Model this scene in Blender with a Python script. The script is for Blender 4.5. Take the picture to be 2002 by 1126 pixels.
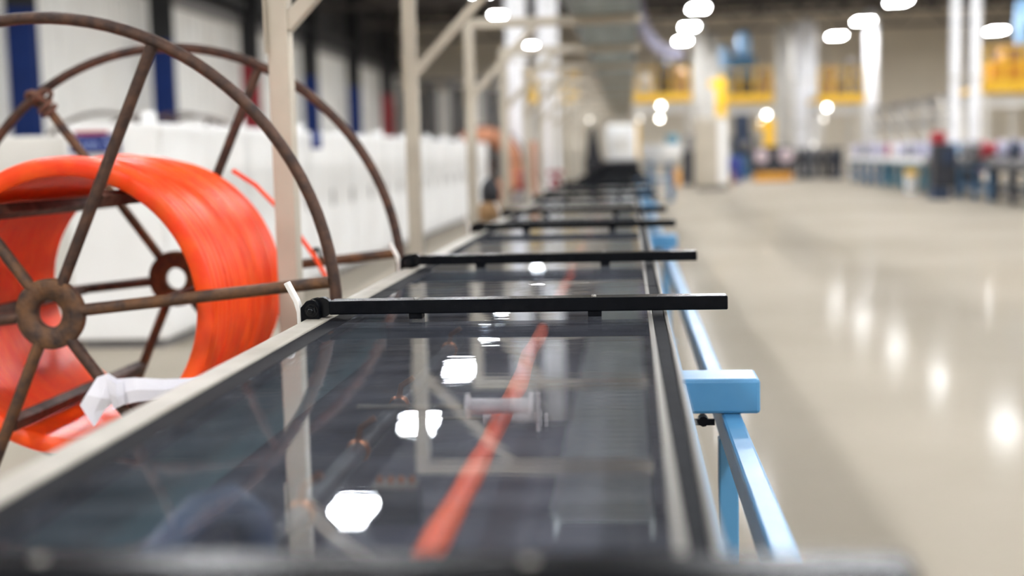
import bpy, math, random
from mathutils import Vector, Matrix, Quaternion

random.seed(7)
S = bpy.context.scene
for o in list(bpy.data.objects):
    bpy.data.objects.remove(o)
COL = S.collection
PI = math.pi

# ------------------------------------------------------------------ camera
F = 2500.0                       # focal length in pixels of the 2002 x 1126 frame
H = 1.2                          # eye height above the floor
VP = (1229.0, 296.0)             # where the line runs to
ROLL = -0.025
cy = Vector((VP[0]-1001, 563-VP[1], -F)).normalized()
cz = Vector((ROLL, 1.0, ((563-VP[1]) + (VP[0]-1001)*ROLL)/F))
cz = (cz - cy*cy.dot(cz)).normalized()
cx = cy.cross(cz)
M = Matrix((cx, cy, cz))         # world = M @ camera
cam_data = bpy.data.cameras.new('camera')
cam = bpy.data.objects.new('camera', cam_data)
COL.objects.link(cam)
cam.matrix_world = Matrix.Translation((0, 0, H)) @ M.to_4x4()
cam_data.sensor_width = 36.0
cam_data.lens = F/2002*36.0
cam_data.clip_start = 0.05
cam_data.clip_end = 300
cam_data.dof.use_dof = True
cam_data.dof.focus_distance = 2.66
cam_data.dof.aperture_fstop = 1.5
S.camera = cam


def ray(px, py):
    return M @ Vector((px-1001, 563-py, -F))


def aty(px, py, y):
    d = ray(px, py); return Vector((0, 0, H)) + d*(y/d.y)


def atz(px, py, z=0.0):
    d = ray(px, py); return Vector((0, 0, H)) + d*((z-H)/d.z)


# ------------------------------------------------------------------ world, exposure
W = bpy.data.worlds.new('world'); S.world = W
W.use_nodes = True
W.node_tree.nodes['Background'].inputs[0].default_value = (0.6, 0.65, 0.7, 1)
W.node_tree.nodes['Background'].inputs[1].default_value = 0.05
S.view_settings.view_transform = 'Standard'
S.view_settings.look = 'None'
S.view_settings.gamma = 1
S.view_settings.use_curve_mapping = False
S.view_settings.exposure = 0.62
LED_STRENGTH = 88.0

# ------------------------------------------------------------------ materials


def lin(c):
    return tuple((v/255/12.92 if v/255 <= .04045 else ((v/255+.055)/1.055)**2.4) for v in c) + (1,)


def mat(name, c1, rough=.5, metal=0.0, c2=None, scale=8.0, bump=0.0, bscale=None, rvar=0.0, stretch=None, spec=.5, coat=0.0):
    m = bpy.data.materials.new(name); m.use_nodes = True
    nt = m.node_tree; N = nt.nodes; L = nt.links
    b = N['Principled BSDF']
    b.inputs['Base Color'].default_value = lin(c1)
    b.inputs['Roughness'].default_value = rough
    b.inputs['Metallic'].default_value = metal
    b.inputs['Specular IOR Level'].default_value = spec
    b.inputs['Coat Weight'].default_value = coat
    tc = N.new('ShaderNodeTexCoord')
    mp = N.new('ShaderNodeMapping'); L.new(tc.outputs['Object'], mp.inputs[0])
    if stretch: mp.inputs['Scale'].default_value = stretch
    nz = N.new('ShaderNodeTexNoise'); nz.inputs['Scale'].default_value = scale
    nz.inputs['Detail'].default_value = 5
    L.new(mp.outputs[0], nz.inputs['Vector'])
    if c2 is None:
        c2 = tuple(min(255, v*.92) for v in c1)
    r = N.new('ShaderNodeValToRGB')
    r.color_ramp.elements[0].position = .35; r.color_ramp.elements[0].color = lin(c1)
    r.color_ramp.elements[1].position = .68; r.color_ramp.elements[1].color = lin(c2)
    L.new(nz.outputs['Fac'], r.inputs[0]); L.new(r.outputs[0], b.inputs['Base Color'])
    if rvar:
        mr = N.new('ShaderNodeMapRange')
        mr.inputs['To Min'].default_value = max(0, rough-rvar); mr.inputs['To Max'].default_value = rough+rvar
        L.new(nz.outputs['Fac'], mr.inputs['Value']); L.new(mr.outputs[0], b.inputs['Roughness'])
    if bump:
        n2 = N.new('ShaderNodeTexNoise'); n2.inputs['Scale'].default_value = bscale or scale*4
        n2.inputs['Detail'].default_value = 4
        L.new(mp.outputs[0], n2.inputs['Vector'])
        bp = N.new('ShaderNodeBump'); bp.inputs['Strength'].default_value = bump; bp.inputs['Distance'].default_value = .01
        L.new(n2.outputs['Fac'], bp.inputs['Height']); L.new(bp.outputs[0], b.inputs['Normal'])
    return m


def emit(name, c, s):
    m = bpy.data.materials.new(name); m.use_nodes = True
    nt = m.node_tree; nt.nodes.clear()
    e = nt.nodes.new('ShaderNodeEmission'); e.inputs[0].default_value = lin(c); e.inputs[1].default_value = s
    o = nt.nodes.new('ShaderNodeOutputMaterial'); nt.links.new(e.outputs[0], o.inputs[0])
    return m


def glass_mat():
    m = bpy.data.materials.new('pane_glass'); m.use_nodes = True
    nt = m.node_tree; N = nt.nodes; L = nt.links; N.clear()
    out = N.new('ShaderNodeOutputMaterial')
    tr = N.new('ShaderNodeBsdfTransparent'); tr.inputs[0].default_value = (.94, .955, .965, 1)
    gl = N.new('ShaderNodeBsdfGlossy'); gl.inputs['Roughness'].default_value = .012
    gl.inputs['Color'].default_value = (.93, .96, 1, 1)
    # reflectance of either face of the sheet (Schlick), the same from both sides
    ge = N.new('ShaderNodeNewGeometry')
    dt = N.new('ShaderNodeVectorMath'); dt.operation = 'DOT_PRODUCT'
    L.new(ge.outputs['Incoming'], dt.inputs[0]); L.new(ge.outputs['Normal'], dt.inputs[1])

    def mth(op, a, b):
        n = N.new('ShaderNodeMath'); n.operation = op
        for i, v in enumerate((a, b)):
            if v is None: continue
            if isinstance(v, (int, float)): n.inputs[i].default_value = v
            else: L.new(v, n.inputs[i])
        return n.outputs[0]
    ab = mth('ABSOLUTE', dt.outputs['Value'], None)
    f5 = mth('POWER', mth('SUBTRACT', 1.0, ab), 5.0)
    fr = mth('ADD', mth('MULTIPLY', f5, .955), .045)
    mx = N.new('ShaderNodeMixShader')
    L.new(fr, mx.inputs[0]); L.new(tr.outputs[0], mx.inputs[1]); L.new(gl.outputs[0], mx.inputs[2])
    # a thin veil of dust and wiping marks on the pane
    tc = N.new('ShaderNodeTexCoord'); mp = N.new('ShaderNodeMapping'); mp.inputs['Scale'].default_value = (1, 5, 1)
    nz = N.new('ShaderNodeTexNoise'); nz.inputs['Scale'].default_value = 5; nz.inputs['Detail'].default_value = 8
    L.new(tc.outputs['Object'], mp.inputs[0]); L.new(mp.outputs[0], nz.inputs['Vector'])
    mr = N.new('ShaderNodeMapRange'); mr.inputs['From Min'].default_value = .35; mr.inputs['From Max'].default_value = .75
    mr.inputs['To Min'].default_value = .01; mr.inputs['To Max'].default_value = .045
    L.new(nz.outputs['Fac'], mr.inputs['Value'])
    df = N.new('ShaderNodeBsdfDiffuse'); df.inputs[0].default_value = (.6, .63, .72, 1)
    m2 = N.new('ShaderNodeMixShader')
    L.new(mr.outputs[0], m2.inputs[0]); L.new(mx.outputs[0], m2.inputs[1]); L.new(df.outputs[0], m2.inputs[2])
    L.new(m2.outputs[0], out.inputs[0])
    # gentle waviness of the sheet
    n3 = N.new('ShaderNodeTexNoise'); n3.inputs['Scale'].default_value = 9; n3.inputs['Detail'].default_value = 1
    mp3 = N.new('ShaderNodeMapping'); mp3.inputs['Scale'].default_value = (.6, 2.2, 1)
    L.new(tc.outputs['Object'], mp3.inputs[0]); L.new(mp3.outputs[0], n3.inputs['Vector'])
    bp = N.new('ShaderNodeBump'); bp.inputs['Strength'].default_value = .05; bp.inputs['Distance'].default_value = .004
    L.new(n3.outputs['Fac'], bp.inputs['Height']); L.new(bp.outputs[0], gl.inputs['Normal'])
    return m



def floor_mat():
    m = mat('polished_concrete', (162, 153, 140), .9, c2=(149, 140, 127), scale=.35, bump=.01, bscale=3, spec=0.0)
    nt = m.node_tree; N = nt.nodes; L = nt.links
    b = N['Principled BSDF']; out = [n for n in N if n.type == 'OUTPUT_MATERIAL'][0]
    ge = N.new('ShaderNodeNewGeometry'); dt = N.new('ShaderNodeVectorMath'); dt.operation = 'DOT_PRODUCT'
    L.new(ge.outputs['Incoming'], dt.inputs[0]); L.new(ge.outputs['Normal'], dt.inputs[1])
    s1 = N.new('ShaderNodeMath'); s1.operation = 'SUBTRACT'; s1.inputs[0].default_value = 1; L.new(dt.outputs['Value'], s1.inputs[1])
    p1 = N.new('ShaderNodeMath'); p1.operation = 'POWER'; p1.inputs[1].default_value = 5; L.new(s1.outputs[0], p1.inputs[0])
    a1 = N.new('ShaderNodeMath'); a1.operation = 'MULTIPLY_ADD'; a1.inputs[1].default_value = .085; a1.inputs[2].default_value = .005
    L.new(p1.outputs[0], a1.inputs[0])
    g = N.new('ShaderNodeBsdfGlossy'); g.inputs['Roughness'].default_value = .1
    mx = N.new('ShaderNodeMixShader')
    L.new(a1.outputs[0], mx.inputs[0]); L.new(b.outputs[0], mx.inputs[1]); L.new(g.outputs[0], mx.inputs[2])
    L.new(mx.outputs[0], out.inputs[0])
    return m


MT = {
    'concrete': floor_mat(),
    'ceiling': mat('dark_roof_deck', (70, 67, 66), .8, c2=(56, 54, 54), scale=.5),
    'truss': mat('grey_primer_steel', (96, 90, 86), .6, c2=(74, 68, 66), scale=2),
    'wall_white': mat('white_cladding', (238, 238, 234), .55, c2=(228, 226, 220), scale=.6),
    'wall_dark': mat('charcoal_cladding', (62, 62, 64), .7, c2=(48, 48, 50), scale=1),
    'wall_beige': mat('beige_blockwork', (226, 216, 198), .8, c2=(216, 205, 187), scale=.4),
    'grey_strip': mat('grey_curtain', (138, 136, 134), .7, c2=(110, 108, 108), scale=2),
    'col_blue': mat('blue_column_paint', (6, 44, 112), .5, spec=.3, c2=(5, 37, 98), scale=2),
    'col_red': mat('red_column_paint', (150, 14, 36), .45, c2=(128, 10, 30), scale=2),
    'col_black': mat('black_steel', (30, 31, 34), .6),
    'white_paint': mat('white_column_paint', (236, 236, 238), .4, c2=(224, 224, 226), scale=2),
    'white_plastic': mat('white_enamel', (240, 240, 238), .42, c2=(230, 229, 226), scale=1.5),
    'off_white': mat('off_white_enamel', (216, 213, 206), .5, c2=(204, 200, 193), scale=2),
    'beige_paint': mat('beige_post_paint', (190, 181, 164), .45, c2=(176, 166, 150), scale=5),
    'rust': mat('rusty_steel', (88, 62, 48), .6, .35, c2=(52, 40, 36), scale=26, bump=.35, bscale=90, rvar=.12),
    'rust_orange': mat('rust_patched_steel', (112, 78, 50), .65, .3, c2=(58, 46, 42), scale=22, bump=.4, bscale=80),
    'rope': mat('brown_rope', (120, 86, 70), .9, c2=(90, 62, 52), scale=40, bump=.5, bscale=120),
    'cable': mat('orange_cable_jacket', (255, 100, 34), .42, c2=(244, 78, 28), scale=5),
    'coil': mat('orange_tube_winding', (255, 92, 24), .36, c2=(246, 60, 14), scale=14, stretch=(1, 6, 1)),
    'black_metal': mat('black_powder_coat', (8, 10, 14), .25, spec=.09, c2=(12, 14, 18), scale=60, bump=.05, bscale=300, rvar=.05),
    'black_rubber': mat('black_seal', (16, 17, 21), .6, spec=.04, c2=(27, 28, 32), scale=30),
    'bolt': mat('blackened_bolt', (30, 32, 36), .25, .8),
    'steel': mat('brushed_steel', (150, 146, 138), .42, .6, c2=(128, 124, 118), scale=20, stretch=(1, .05, 1)),
    'lip': mat('beige_trough_lip', (170, 164, 152), .45, c2=(156, 149, 137), scale=12, bump=.05),
    'trough_in': mat('dark_trough_liner', (56, 55, 70), .45, c2=(36, 36, 50), scale=6, bump=.15, bscale=30),
    'teal_in': mat('teal_trough_side', (70, 104, 108), .4, c2=(52, 84, 92), scale=4),
    'tab': mat('white_nylon', (228, 224, 218), .4, c2=(214, 210, 203), scale=15),
    'roller': mat('white_nylon_roller', (238, 228, 228), .35, c2=(226, 215, 214), scale=20),
    'blue': mat('light_blue_enamel', (80, 141, 184), .32, c2=(71, 131, 174), scale=6, rvar=.05),
    'hose': mat('blue_grey_hose', (52, 74, 104), .4, c2=(40, 58, 84), scale=8),
    'dark_pipe': mat('dark_pipe', (34, 37, 48), .4, c2=(26, 28, 36), scale=10),
    'brass': mat('brass_fitting', (176, 118, 84), .3, .8),
    'paper': mat('white_paper', (238, 236, 242), .7, c2=(226, 224, 232), scale=8),
    'galv': mat('galvanised_sheet', (198, 205, 203), .5, .1, c2=(178, 187, 185), scale=18),
    'sign_blue': mat('blue_sign', (10, 38, 112), .5),
    'sign_text': mat('pale_blue_lettering', (150, 166, 214), .5),
    'yellow': mat('safety_yellow', (244, 196, 44), .45, c2=(232, 178, 26), scale=3),
    'amber': mat('amber_yellow', (226, 160, 40), .5, c2=(208, 140, 30), scale=3),
    'mach_blue': mat('machine_blue', (52, 104, 142), .45, c2=(36, 82, 116), scale=3),
    'mach_navy': mat('machine_navy', (34, 52, 78), .5, c2=(26, 38, 58), scale=3),
    'sky_blue': mat('pale_blue_enamel', (136, 172, 206), .4),
    'royal': mat('royal_blue_plastic', (34, 48, 132), .45),
    'mach_grey': mat('machine_grey', (120, 118, 118), .5, c2=(100, 98, 100), scale=3),
    'mach_dark': mat('machine_charcoal', (44, 45, 52), .5, c2=(34, 35, 40), scale=3),
    'tan': mat('tan_casting', (176, 140, 96), .5, c2=(150, 112, 72), scale=6),
    'red': mat('signal_red', (168, 34, 48), .45, c2=(146, 24, 40), scale=4),
    'lavender': mat('grey_lavender_spool', (178, 176, 196), .5, c2=(150, 148, 172), scale=5),
    'pink': mat('pale_spool_face', (206, 186, 190), .5),
    'beige_cab': mat('beige_cabinet', (182, 173, 156), .5, c2=(170, 160, 144), scale=2),
    'orange_pipe': mat('orange_pipe_paint', (206, 140, 104), .5),
    'teal': mat('teal_machine_base', (66, 122, 140), .45, c2=(52, 104, 124), scale=3),
    'lamp_body': mat('lamp_housing', (190, 190, 188), .45),
    'led': emit('led_panel', (250, 252, 255), LED_STRENGTH),
    'bulb': emit('work_lamp_lens', (255, 250, 238), 16.0),
    'bulb_dim': emit('dim_lamp_lens', (255, 250, 240), 3.0),
    'glass': glass_mat(),
}

# ------------------------------------------------------------------ mesh builder


class MB:
    def __init__(self):
        self.v = []; self.f = []; self.s = []

    def add(self, vs, fs, smooth=False):
        k = len(self.v)
        self.v += [tuple(p) for p in vs]
        self.f += [tuple(i+k for i in f) for f in fs]
        self.s += [smooth]*len(fs)
        return self

    def box(self, x0, x1, y0, y1, z0, z1):
        vs = [(x, y, z) for z in (z0, z1) for y in (y0, y1) for x in (x0, x1)]
        return self.add(vs, [(0, 2, 3, 1), (4, 5, 7, 6), (0, 1, 5, 4), (2, 6, 7, 3), (0, 4, 6, 2), (1, 3, 7, 5)])

    def bar(self, p, q, w, h, up=(0, 0, 1)):
        p = Vector(p); q = Vector(q); d = (q-p).normalized(); up = Vector(up)
        a = d.cross(up)
        if a.length < 1e-4: a = d.cross(Vector((0, 1, 0)))
        a.normalize(); b = a.cross(d)
        vs = [e + a*(w/2*i) + b*(h/2*j) for e in (p, q) for i, j in ((-1, -1), (1, -1), (1, 1), (-1, 1))]
        return self.add(vs, [(0, 1, 2, 3), (7, 6, 5, 4), (0, 4, 5, 1), (1, 5, 6, 2), (2, 6, 7, 3), (3, 7, 4, 0)])

    def path(self, pts, r, n=10, closed=False):
        pts = [Vector(p) for p in pts]; m = len(pts); rings = []
        nrm = None
        for i, p in enumerate(pts):
            if closed: t = pts[(i+1) % m]-pts[i-1]
            else: t = pts[min(i+1, m-1)]-pts[max(i-1, 0)]
            t.normalize()
            if nrm is None:
                nrm = t.orthogonal().normalized()
            else:
                nrm = (nrm - t*t.dot(nrm)).normalized()
            b = t.cross(nrm)
            rr = r[i] if isinstance(r, (list, tuple)) else r
            rings.append([p + nrm*(rr*math.cos(2*PI*k/n)) + b*(rr*math.sin(2*PI*k/n)) for k in range(n)])
        vs = [v for rg in rings for v in rg]; fs = []
        for i in range(m if closed else m-1):
            j = (i+1) % m
            for k in range(n):
                l = (k+1) % n
                fs.append((i*n+k, i*n+l, j*n+l, j*n+k))
        self.add(vs, fs, True)
        if not closed:
            self.add(rings[0], [tuple(reversed(range(n)))]); self.add(rings[-1], [tuple(range(n))])
        return self

    def tube(self, p, q, r, n=10):
        return self.path([p, q], r, n)

    def lathe(self, prof, org, axis=(0, 0, 1), n=24, closed=False, smooth=True):
        """prof: list of (radius, distance along the axis)"""
        org = Vector(org); ax = Vector(axis).normalized()
        a = ax.orthogonal().normalized(); b = ax.cross(a)
        vs = []
        for r, t in prof:
            for k in range(n):
                c = 2*PI*k/n
                vs.append(org + ax*t + (a*math.cos(c)+b*math.sin(c))*r)
        m = len(prof); fs = []
        for i in range(m if closed else m-1):
            j = (i+1) % m
            for k in range(n):
                l = (k+1) % n
                fs.append((i*n+k, i*n+l, j*n+l, j*n+k))
        self.add(vs, fs, smooth)
        if not closed:
            if prof[0][0] > 1e-5: self.add(vs[:n], [tuple(reversed(range(n)))])
            if prof[-1][0] > 1e-5: self.add(vs[-n:], [tuple(range(n))])
        return self

    def torus(self, c, axis, R, r, n=72, m=10):
        ax = Vector(axis).normalized(); a = ax.orthogonal().normalized(); b = ax.cross(a)
        return self.path([Vector(c)+(a*math.cos(2*PI*k/n)+b*math.sin(2*PI*k/n))*R for k in range(n)], r, m, True)

    def prism(self, poly, axis, lo, hi):
        """poly: 2-D outline in the other two axes"""
        def P(u, w, t):
            return {'x': (t, u, w), 'y': (u, t, w), 'z': (u, w, t)}[axis]
        n = len(poly)
        vs = [P(u, w, lo) for u, w in poly]+[P(u, w, hi) for u, w in poly]
        fs = [tuple(range(n)), tuple(reversed(range(n, 2*n)))]
        fs += [(i, i+n, (i+1) % n+n, (i+1) % n) for i in range(n)]
        return self.add(vs, fs)

    def build(self, name, m, parent=None, bevel=0.0, loc=None):
        me = bpy.data.meshes.new(name)
        me.from_pydata(self.v, [], self.f)
        me.polygons.foreach_set('use_smooth', self.s)
        me.materials.append(MT[m] if isinstance(m, str) else m)
        me.update()
        import bmesh
        bm = bmesh.new(); bm.from_mesh(me); bmesh.ops.recalc_face_normals(bm, faces=bm.faces); bm.to_mesh(me); bm.free()
        o = bpy.data.objects.new(name, me); COL.objects.link(o)
        if parent is not None: o.parent = parent
        if loc is not None: o.location = loc
        if bevel:
            b = o.modifiers.new('bevel', 'BEVEL'); b.width = bevel; b.segments = 2; b.limit_method = 'ANGLE'
        return o


def tag(o, label, cat, group=None, kind=None):
    if label: o['label'] = label
    if cat: o['category'] = cat
    if group: o['group'] = group
    if kind: o['kind'] = kind
    return o


def thing(name, label, cat, loc=(0, 0, 0), group=None, rz=0):
    o = bpy.data.objects.new(name, None); COL.objects.link(o)
    o.location = loc; o.rotation_euler = (0, 0, rz); o.empty_display_size = .1
    return tag(o, label, cat, group)


def struct(o):
    o['kind'] = 'structure'; return o


def dup(root, loc, rz=None, label=None, group=None, scale=None):
    r = root.copy(); COL.objects.link(r); r.location = loc
    if rz is not None: r.rotation_euler = (0, 0, rz)
    if scale: r.scale = (scale,)*3
    if label: r['label'] = label
    if group: r['group'] = group
    for ch in list(root.children):
        c = ch.copy(); COL.objects.link(c); c.parent = r
        for g in ch.children:
            d = g.copy(); COL.objects.link(d); d.parent = c
    return r


# ------------------------------------------------------------------ the building
XL, XR, YF, YB, ZC = -12.7, 22.0, -16.0, 72.0, 8.8
struct(MB().box(XL-.2, XR+.2, YF-.2, YB+.2, -.2, 0).build('floor', 'concrete'))
ceil = struct(MB().box(XL-.2, XR+.2, YF-.2, YB+.2, ZC, ZC+.2).build('ceiling', 'ceiling'))
for k in range(12):                                          # lattice trusses under the roof deck
    y = YF+4.6+7.75*k
    b = MB().bar((XL, y, 7.15), (XR, y, 7.15), .16, .16).bar((XL, y, 8.3), (XR, y, 8.3), .16, .16)
    n = 14; w = (XR-XL)/n
    for i in range(n):
        x = XL+i*w
        b.bar((x, y, 8.3), (x+w/2, y, 7.15), .08, .08).bar((x+w/2, y, 7.15), (x+w, y, 8.3), .08, .08)
    b.build('roof_truss', 'truss', ceil)
for k in range(15):                                          # joists running along the hall
    x = XL+1.2+k*2.3
    MB().bar((x, YF, 8.55), (x, YB, 8.55), .12, .3).build('roof_joist', 'truss', ceil)

wl = struct(MB().box(XL-.2, XL, YF, YB, 0, ZC).build('wall_left', 'wall_dark'))
for k in range(11):                                          # ribbed white cladding bays, 4.9 m high
    y0 = 24.9-7.75*5+7.75*k
    y1 = min(y0+7.75-.04, YB)
    if y1 < YF: continue
    y0 = max(y0, YF)
    b = MB()
    n = int((y1-y0)/.62)
    poly = []
    for i in range(n):
        u = y0+(y1-y0)*i/n; s = (y1-y0)/n
        poly += [(XL+.06, u), (XL+.06, u+s*.72), (XL+.10, u+s*.78), (XL+.10, u+s*.94)]
    poly += [(XL+.06, y1), (XL, y1), (XL, y0)]
    b.prism([(p[0], p[1]) for p in poly], 'z', 0, 5.6)
    b.build('wall_panel', 'wall_white', wl)
    MB().box(XL, XL+.5, y0, y1, 5.56, 5.78).build('wall_rail', 'mach_grey', wl)
struct(MB().box(XL, XR, YB, YB+.2, 0, ZC).build('wall_back', 'wall_beige'))
struct(MB().box(XR, XR+.2, YF, YB, 0, ZC).build('wall_right', 'wall_beige'))
struct(MB().box(XL, XR, YF-.2, YF, 0, ZC).build('wall_front', 'wall_beige'))

# ------------------------------------------------------------------ high-bay lamps: the light of the hall


def make_lamp():
    t = thing('highbay_lamp', 'rectangular white LED high-bay lamp hanging from the hall roof', 'lamp', group='high-bay lamps under the roof')
    b = MB().box(-.34, .34, -.64, .64, .05, .10).box(-.34, -.32, -.64, .64, -.01, .05).box(.32, .34, -.64, .64, -.01, .05)
    b.box(-.32, .32, -.64, -.62, -.01, .05).box(-.32, .32, .62, .64, -.01, .05).box(-.007, .007, -.62, .62, .018, .05)
    b.build('housing', 'lamp_body', t)
    MB().box(-.17, .17, -.3, .3, .10, .2).build('driver_box', 'lamp_body', t)
    for s in (-1, 1):
        MB().box(min(s*.008, s*.31), max(s*.008, s*.31), -.61, .61, -.04, .045).build('led_strip', 'led', t)
    for s in (-.5, .5):
        MB().tube((0, s, .1), (0, s, ZC-6.4), .008, 6).build('hanger', 'truss', t)
    return t


lamp0 = make_lamp(); first = True
for x in (-4.7, 2.65, 9.87, 17.2):
    for k in range(12):
        y = 20.5+7.0*(k-5)
        if first: lamp0.location = (x, y, 6.4); first = False
        else: dup(lamp0, (x, y, 6.4))

# ------------------------------------------------------------------ cooling trough and its lids
ZT = .862                                                    # top of the glass
Y0, Y1 = .35, 34.0
tr = thing('cooling_trough', 'long dark cooling trough with beige metal lips under hinged glass lids', 'trough', (-.3, Y0, .68))


def P(b, name, m, bevel=0): return b.build(name, m, tr, bevel, loc=(.3, -Y0, -.68))


P(MB().box(-.665, .06, Y0, Y1, .682, .694), 'bottom', 'trough_in')
P(MB().box(-.672, -.66, Y0, Y1, .682, ZT-.006), 'side_wall', 'trough_in')
P(MB().box(.056, .066, Y0, Y1, .682, ZT-.006), 'side_wall', 'steel')
P(MB().box(-.658, -.652, Y0, Y1, .70, .80), 'inner_liner', 'teal_in')
P(MB().box(-.682, -.634, Y0, Y1, ZT-.012, ZT+.004), 'lip', 'lip', .003)
P(MB().box(.068, .0745, Y0, Y1, ZT-.07, ZT+.006), 'lip', 'steel', .002)
P(MB().box(-.66, .06, Y0-.006, Y0, .682, ZT-.01), 'end_plate', 'trough_in')
P(MB().box(-.66, .06, Y1, Y1+.006, .682, ZT-.01), 'end_plate', 'trough_in')
for y in (3.3, 6.25, 9.8, 13.05, 16.35, 19.65):
    P(MB().box(-.64, .04, y-.02, y+.02, .694, .80), 'baffle', 'trough_in')

BARS = [(.88, 2.62), (3.80, 5.53), (6.87, 9.13), (10.4, 12.4), (13.7, 15.7), (17.0, 19.0), (20.3, 22.3), (23.6, 25.6), (26.9, 28.9), (30.2, 32.2)]
WORDS = ['second', 'third', 'fourth', 'fifth', 'sixth', 'seventh', 'eighth', 'ninth', 'tenth']
for i, (ya, yb) in enumerate(BARS):
    s0 = Y0+.01 if i == 0 else (BARS[i-1][1]+ya)/2+.004
    s1 = Y1-.01 if i == len(BARS)-1 else (yb+BARS[i+1][0])/2-.004
    lab = 'glass trough lid beside the orange reel, held by two black bars' if i == 0 else \
        '%s glass trough lid counted along the line from the orange reel end' % WORDS[i-1]
    L = thing('trough_lid', None, None, (0, (s0+s1)/2-Y0, ZT-.68)); L.parent = tr; L['label'] = lab
    off = (.3, -(s0+s1)/2, -ZT)

    def B(b, name, m, bevel=0, par=None):
        if par is not None:
            return b.build(name, m, par, bevel)
        return b.build(name, m, L, bevel, loc=off)
    B(MB().box(-.590, .034, s0, s1, ZT-.006, ZT), 'glass_pane', 'glass')
    B(MB().box(-.6335, -.5902, s0, s1, ZT-.018, ZT+.001), 'seal_strip', 'black_rubber', .002)
    B(MB().box(.0345, .0435, s0, s1, ZT-.012, ZT+.003), 'pane_edging', 'steel', .0015)
    B(MB().box(.044, .0675, s0, s1, ZT-.02, ZT+.001), 'seal_strip', 'black_rubber', .002)
    for y in (ya, yb):
        far = y > 14
        d = .054
        bar = B(MB().box(-.632, .197, y, y+d, ZT+.012, ZT+.0405), 'lid_bar', 'black_metal', .0025)
        for x in (-.45, -.075):
            B(MB().box(x-.014, x+.014, y+.008, y+.046, ZT+.0002, ZT+.012), 'pad', 'black_rubber', .0015)
        if far: continue
        for x in (-.45, -.077):
            b = MB().lathe([(.0055, 0), (.0055, .002), (.003, .0032), (0, .0034)], (x, y+.027, ZT+.0405), n=12)
            B(b, 'screw', 'steel')
        # hinge clevis: two cheeks, a knuckle, bolt with nut, nylon stop tab
        for yy in (y-.004, y+.036):
            b = MB().prism([(-.692, ZT-.045), (-.652, ZT-.045), (-.652, ZT+.032), (-.658, ZT+.041), (-.668, ZT+.0445), (-.679, ZT+.042), (-.692, ZT+.028)], 'y', yy, yy+.018)
            ch = B(b, 'hinge_cheek', 'black_metal', .0015)
        b = MB().lathe([(.0215, 0), (.0215, .021)], (-.651, y+.0145, ZT+.026), (0, 1, 0), 20)
        b.box(-.651, -.628, y+.015, y+.034, ZT+.013, ZT+.039)
        B(b, 'hinge_knuckle', 'bolt', .001)
        b = MB().lathe([(.0145, 0), (.0145, .002)], (-.668, y-.004, ZT+.022), (0, -1, 0), 24)
        b.lathe([(.0115, .002), (.0115, .008), (.0095, .0098)], (-.668, y-.004, ZT+.022), (0, -1, 0), 6, smooth=False)
        b.lathe([(.0055, .0098), (.0055, .0145), (.0042, .0155)], (-.668, y-.004, ZT+.022), (0, -1, 0), 14)
        B(b, 'hinge_bolt', 'bolt')
        b = MB().prism([(-.7, ZT-.05), (-.692, ZT-.05), (-.692, ZT+.02), (-.6985, ZT+.042), (-.719, ZT+.083), (-.727, ZT+.079), (-.707, ZT+.039), (-.7015, ZT+.018)], 'y', y+.0, y+.026)
        B(b, 'stop_tab', 'tab', .0015)

# ---- what lies inside the trough
XC = -.228
pts = []
y = Y0+.03
while y < Y1-.1:
    zz = .750 + .003*math.sin(y*5.3) + .002*math.sin(y*11.7)
    pts.append((XC + .004*math.sin(y*2.9+1) + .0025*math.sin(y*8.3), y, zz)); y += .09
cb = MB().path(pts, [.0168+.0012*math.sin(i*1.7)+.0008*math.sin(i*.61) for i in range(len(pts))], 14).build('cable', 'cable')
tag(cb, 'thick orange cable running under the glass of the trough', 'cable')


def make_roller(lab, grp):
    t = thing('guide_roller', lab, 'roller', group=grp)
    MB().lathe([(.006, -.068), (.026, -.068), (.027, -.066), (.027, -.062), (.026, -.060), (.0165, -.058), (.0155, 0), (.0165, .058), (.026, .060), (.027, .062), (.027, .066), (.026, .068), (.006, .068)], (0, 0, 0), (1, 0, 0), 28).build('spool', 'roller', t)
    MB().tube((-.29, 0, 0), (.085, 0, 0), .0055, 10).build('axle', 'steel', t)
    MB().box(.074, .082, -.014, .014, -.05, .026).build('bracket', 'roller', t, .002)
    MB().lathe([(.011, 0), (.011, .006), (.006, .009)], (.085, 0, 0), (1, 0, 0), 6, smooth=False).build('axle_nut', 'steel', t)
    return t


r_up = None
for i, yy in enumerate((2.08, 5.0, 7.9, 11.2, 14.5)):
    lab = ('white flanged roller pressing on the orange cable', 'white flanged roller lying under the orange cable')
    if r_up is None:
        r_up = make_roller('white flanged nylon roller pressing down on the orange cable under the glass', 'hold-down rollers over the cable')
        r_lo = make_roller('white flanged nylon roller carrying the orange cable from below', 'support rollers under the cable')
        for ch in r_lo.children:
            if ch.name.startswith('bracket'): ch.scale = (1, 1, .5)
        r_up.location = (XC+.008, yy, .785); r_lo.location = (XC+.006, yy+.25, .7125); r_up.scale = (.83, .83, .83)
        r_lo.scale = (.8, .62, .62)
    else:
        dup(r_up, (XC+.008, yy, .785)); dup(r_lo, (XC+.006, yy+.25, .7125))

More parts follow.
